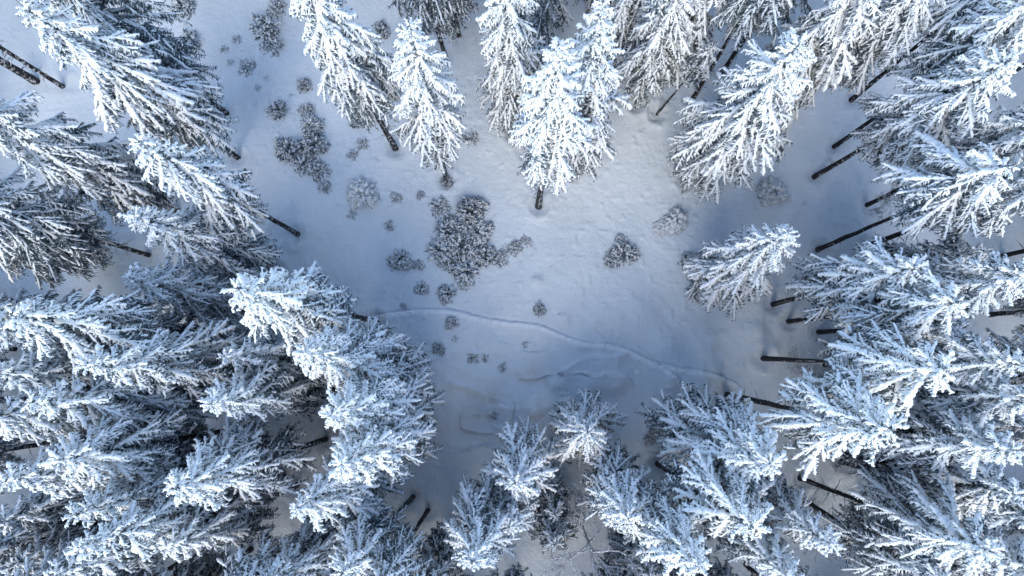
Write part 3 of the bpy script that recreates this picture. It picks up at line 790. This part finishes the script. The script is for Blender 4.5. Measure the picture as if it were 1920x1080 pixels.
bare_tree('sapling', 'frosty sapling in front of the short screened trunk at the upper right', 'sapling', 1630, 395, 3.6, 1.3, 15, (.5, .3), .04, 8)

# fallen branches lying half buried in the clearing
def fallen(label, pix, r):
    rg = random.Random(pix[0][0])
    pts = [at(*p) for p in pix]
    for p in pts: p.z = g1(p.x, p.y) - r * .1
    o0 = pts[0].copy()
    mb = MB(); mb.tube([p - o0 for p in pts], [r * (1 - .7 * k / (len(pts) - 1)) for k in range(len(pts))], 5, 0, True, 1.0, rg, .15)
    o = link('fallen_branch', mb.mesh('fallen_branch', (FROST,)), None, o0)
    tag(o, label, 'branch', 'fallen branches in the clearing')
fallen('crooked fallen branch right of the thicket outliers', [(1030, 502), (1042, 496), (1050, 488), (1058, 474)], .032)
fallen('short straight fallen branch right of the crooked one', [(1074, 478), (1086, 481), (1099, 479)], .035)

build_ground()

# ------------------------------------------------------------------ the forest beyond the picture's edge (one mass, nothing of it counts singly)
def far_forest():
    rg = random.Random(77)
    low = [make_bough(L, 9000 + 10 * i + k, .8, .3, True) for i, L in enumerate((2.6, 1.6, .9)) for k in range(2)]
    arr = []
    for me in low:
        co = np.empty(len(me.vertices) * 3); me.vertices.foreach_get('co', co)
        lt = np.empty(len(me.polygons), int); me.polygons.foreach_get('loop_total', lt)
        li = np.empty(len(me.loops), int); me.loops.foreach_get('vertex_index', li)
        mi = np.empty(len(me.polygons), int); me.polygons.foreach_get('material_index', mi)
        arr.append((co.reshape(-1, 3), lt, li, mi))
    def merged(seed):
        r2 = random.Random(seed)
        V, LT, LI, MI, nv = [], [], [], [], 0
        def add(co, lt, li, mi):
            nonlocal nv
            V.append(co); LT.append(lt); LI.append(li + nv); MI.append(mi); nv += len(co)
        h, R, c0 = 21.0, 2.8, 4.0
        z, az = h - .3, 0.0
        while z > c0:
            u = (h - z) / (h - c0)
            for j in range(5):
                a = az + 6.283 * j / 5 + r2.uniform(-.3, .3)
                L = R * (.05 + .95 * min(1, u / .8) ** .9) * r2.uniform(.8, 1.15)
                i = (0 if L > 2.0 else 2 if L > 1.2 else 4) + r2.randrange(2)
                s = L / (2.6, 1.6, .9)[i // 2]
                pit = math.radians(44 - 84 * min(1, u / .4) ** .6)
                m = np.array(Matrix.LocRotScale(Vector((0, 0, z)), Euler((0, -pit, a)), Vector((s, s, s))))
                co, lt, li, mi = arr[i]
                add(co @ m[:3, :3].T + m[:3, 3], lt, li, mi)
            az += .9; z -= .35 + .6 * min(1, u / .5)
        tm = MB(); tm.tube([Vector((0, 0, -.3)), Vector((0, 0, h * .5)), Vector((0, 0, h))], [.26, .16, .02], 7, 2, True)
        add(np.array([tuple(v) for v in tm.v]), np.array([len(f) for f in tm.f]), np.array([i for f in tm.f for i in f]), np.array(tm.m))
        V, LT, LI, MI = np.concatenate(V), np.concatenate(LT), np.concatenate(LI), np.concatenate(MI)
        me = bpy.data.meshes.new('forest_tree')
        me.vertices.add(len(V)); me.vertices.foreach_set('co', V.ravel())
        me.loops.add(len(LI)); me.loops.foreach_set('vertex_index', LI)
        me.polygons.add(len(LT))
        me.polygons.foreach_set('loop_start', np.concatenate([[0], np.cumsum(LT)[:-1]])); me.polygons.foreach_set('loop_total', LT)
        me.polygons.foreach_set('material_index', MI)
        for m in (SNOW, NEEDLE, BARK): me.materials.append(m)
        me.update()
        return me
    src = merged(1)
    so = bpy.data.objects.new('forest_tree_source', src)      # not linked: only a source for the instances
    pts = []
    for i in range(-13, 14):
        for j in range(-12, 13):
            x = i * 4.5 + rg.uniform(-1.6, 1.6); y = j * 4.5 + rg.uniform(-1.6, 1.6)
            # keep to ground whose trees, top included, lie outside the picture
            inside = False
            for z in (0.0, 10.0, 22.5):
                v = CAMR.transposed() @ (Vector((x, y, z)) - Vector((0, 0, H)))
                px, py = 960 + FPX * v.x / -v.z, 540 - FPX * v.y / -v.z
                m = 1.0 * FPX / (H - z)
                if -m < px < 1920 + m and -m < py < 1080 + m: inside = True
            if inside or math.hypot(x / 58, y / 52) > 1: continue
            if any((x - b.x) ** 2 + (y - b.y) ** 2 < 8 for b in FEET): continue
            pts.append((x, y, g1(x, y) - .1))
    me = bpy.data.meshes.new('forest'); me.from_pydata(pts, [], [])
    o = link('forest', me)
    tag(o, 'snowy spruce forest going on beyond the edges of the picture', None, None, 'stuff')
    ng = bpy.data.node_groups.new('forest', 'GeometryNodeTree')
    ng.interface.new_socket('Geometry', in_out='INPUT', socket_type='NodeSocketGeometry')
    ng.interface.new_socket('Geometry', in_out='OUTPUT', socket_type='NodeSocketGeometry')
    N = ng.nodes
    gi, go = N.new('NodeGroupInput'), N.new('NodeGroupOutput')
    ip = N.new('GeometryNodeInstanceOnPoints'); oi = N.new('GeometryNodeObjectInfo')
    oi.inputs['Object'].default_value = so
    r1 = N.new('FunctionNodeRandomValue'); r1.data_type = 'FLOAT_VECTOR'
    r1.inputs[0].default_value = (0, 0, 0); r1.inputs[1].default_value = (0.05, 0.05, 6.28)
    r2 = N.new('FunctionNodeRandomValue'); r2.data_type = 'FLOAT_VECTOR'
    r2.inputs[0].default_value = (.85, .85, .8); r2.inputs[1].default_value = (1.1, 1.1, 1.08)
    ng.links.new(gi.outputs[0], ip.inputs['Points']); ng.links.new(oi.outputs['Geometry'], ip.inputs['Instance'])
    ng.links.new(r1.outputs[0], ip.inputs['Rotation']); ng.links.new(r2.outputs[0], ip.inputs['Scale'])
    ng.links.new(ip.outputs[0], go.inputs[0])
    md = o.modifiers.new('forest', 'NODES'); md.node_group = ng
    print('forest trees', len(pts), 'tris', len(src.polygons))
far_forest()
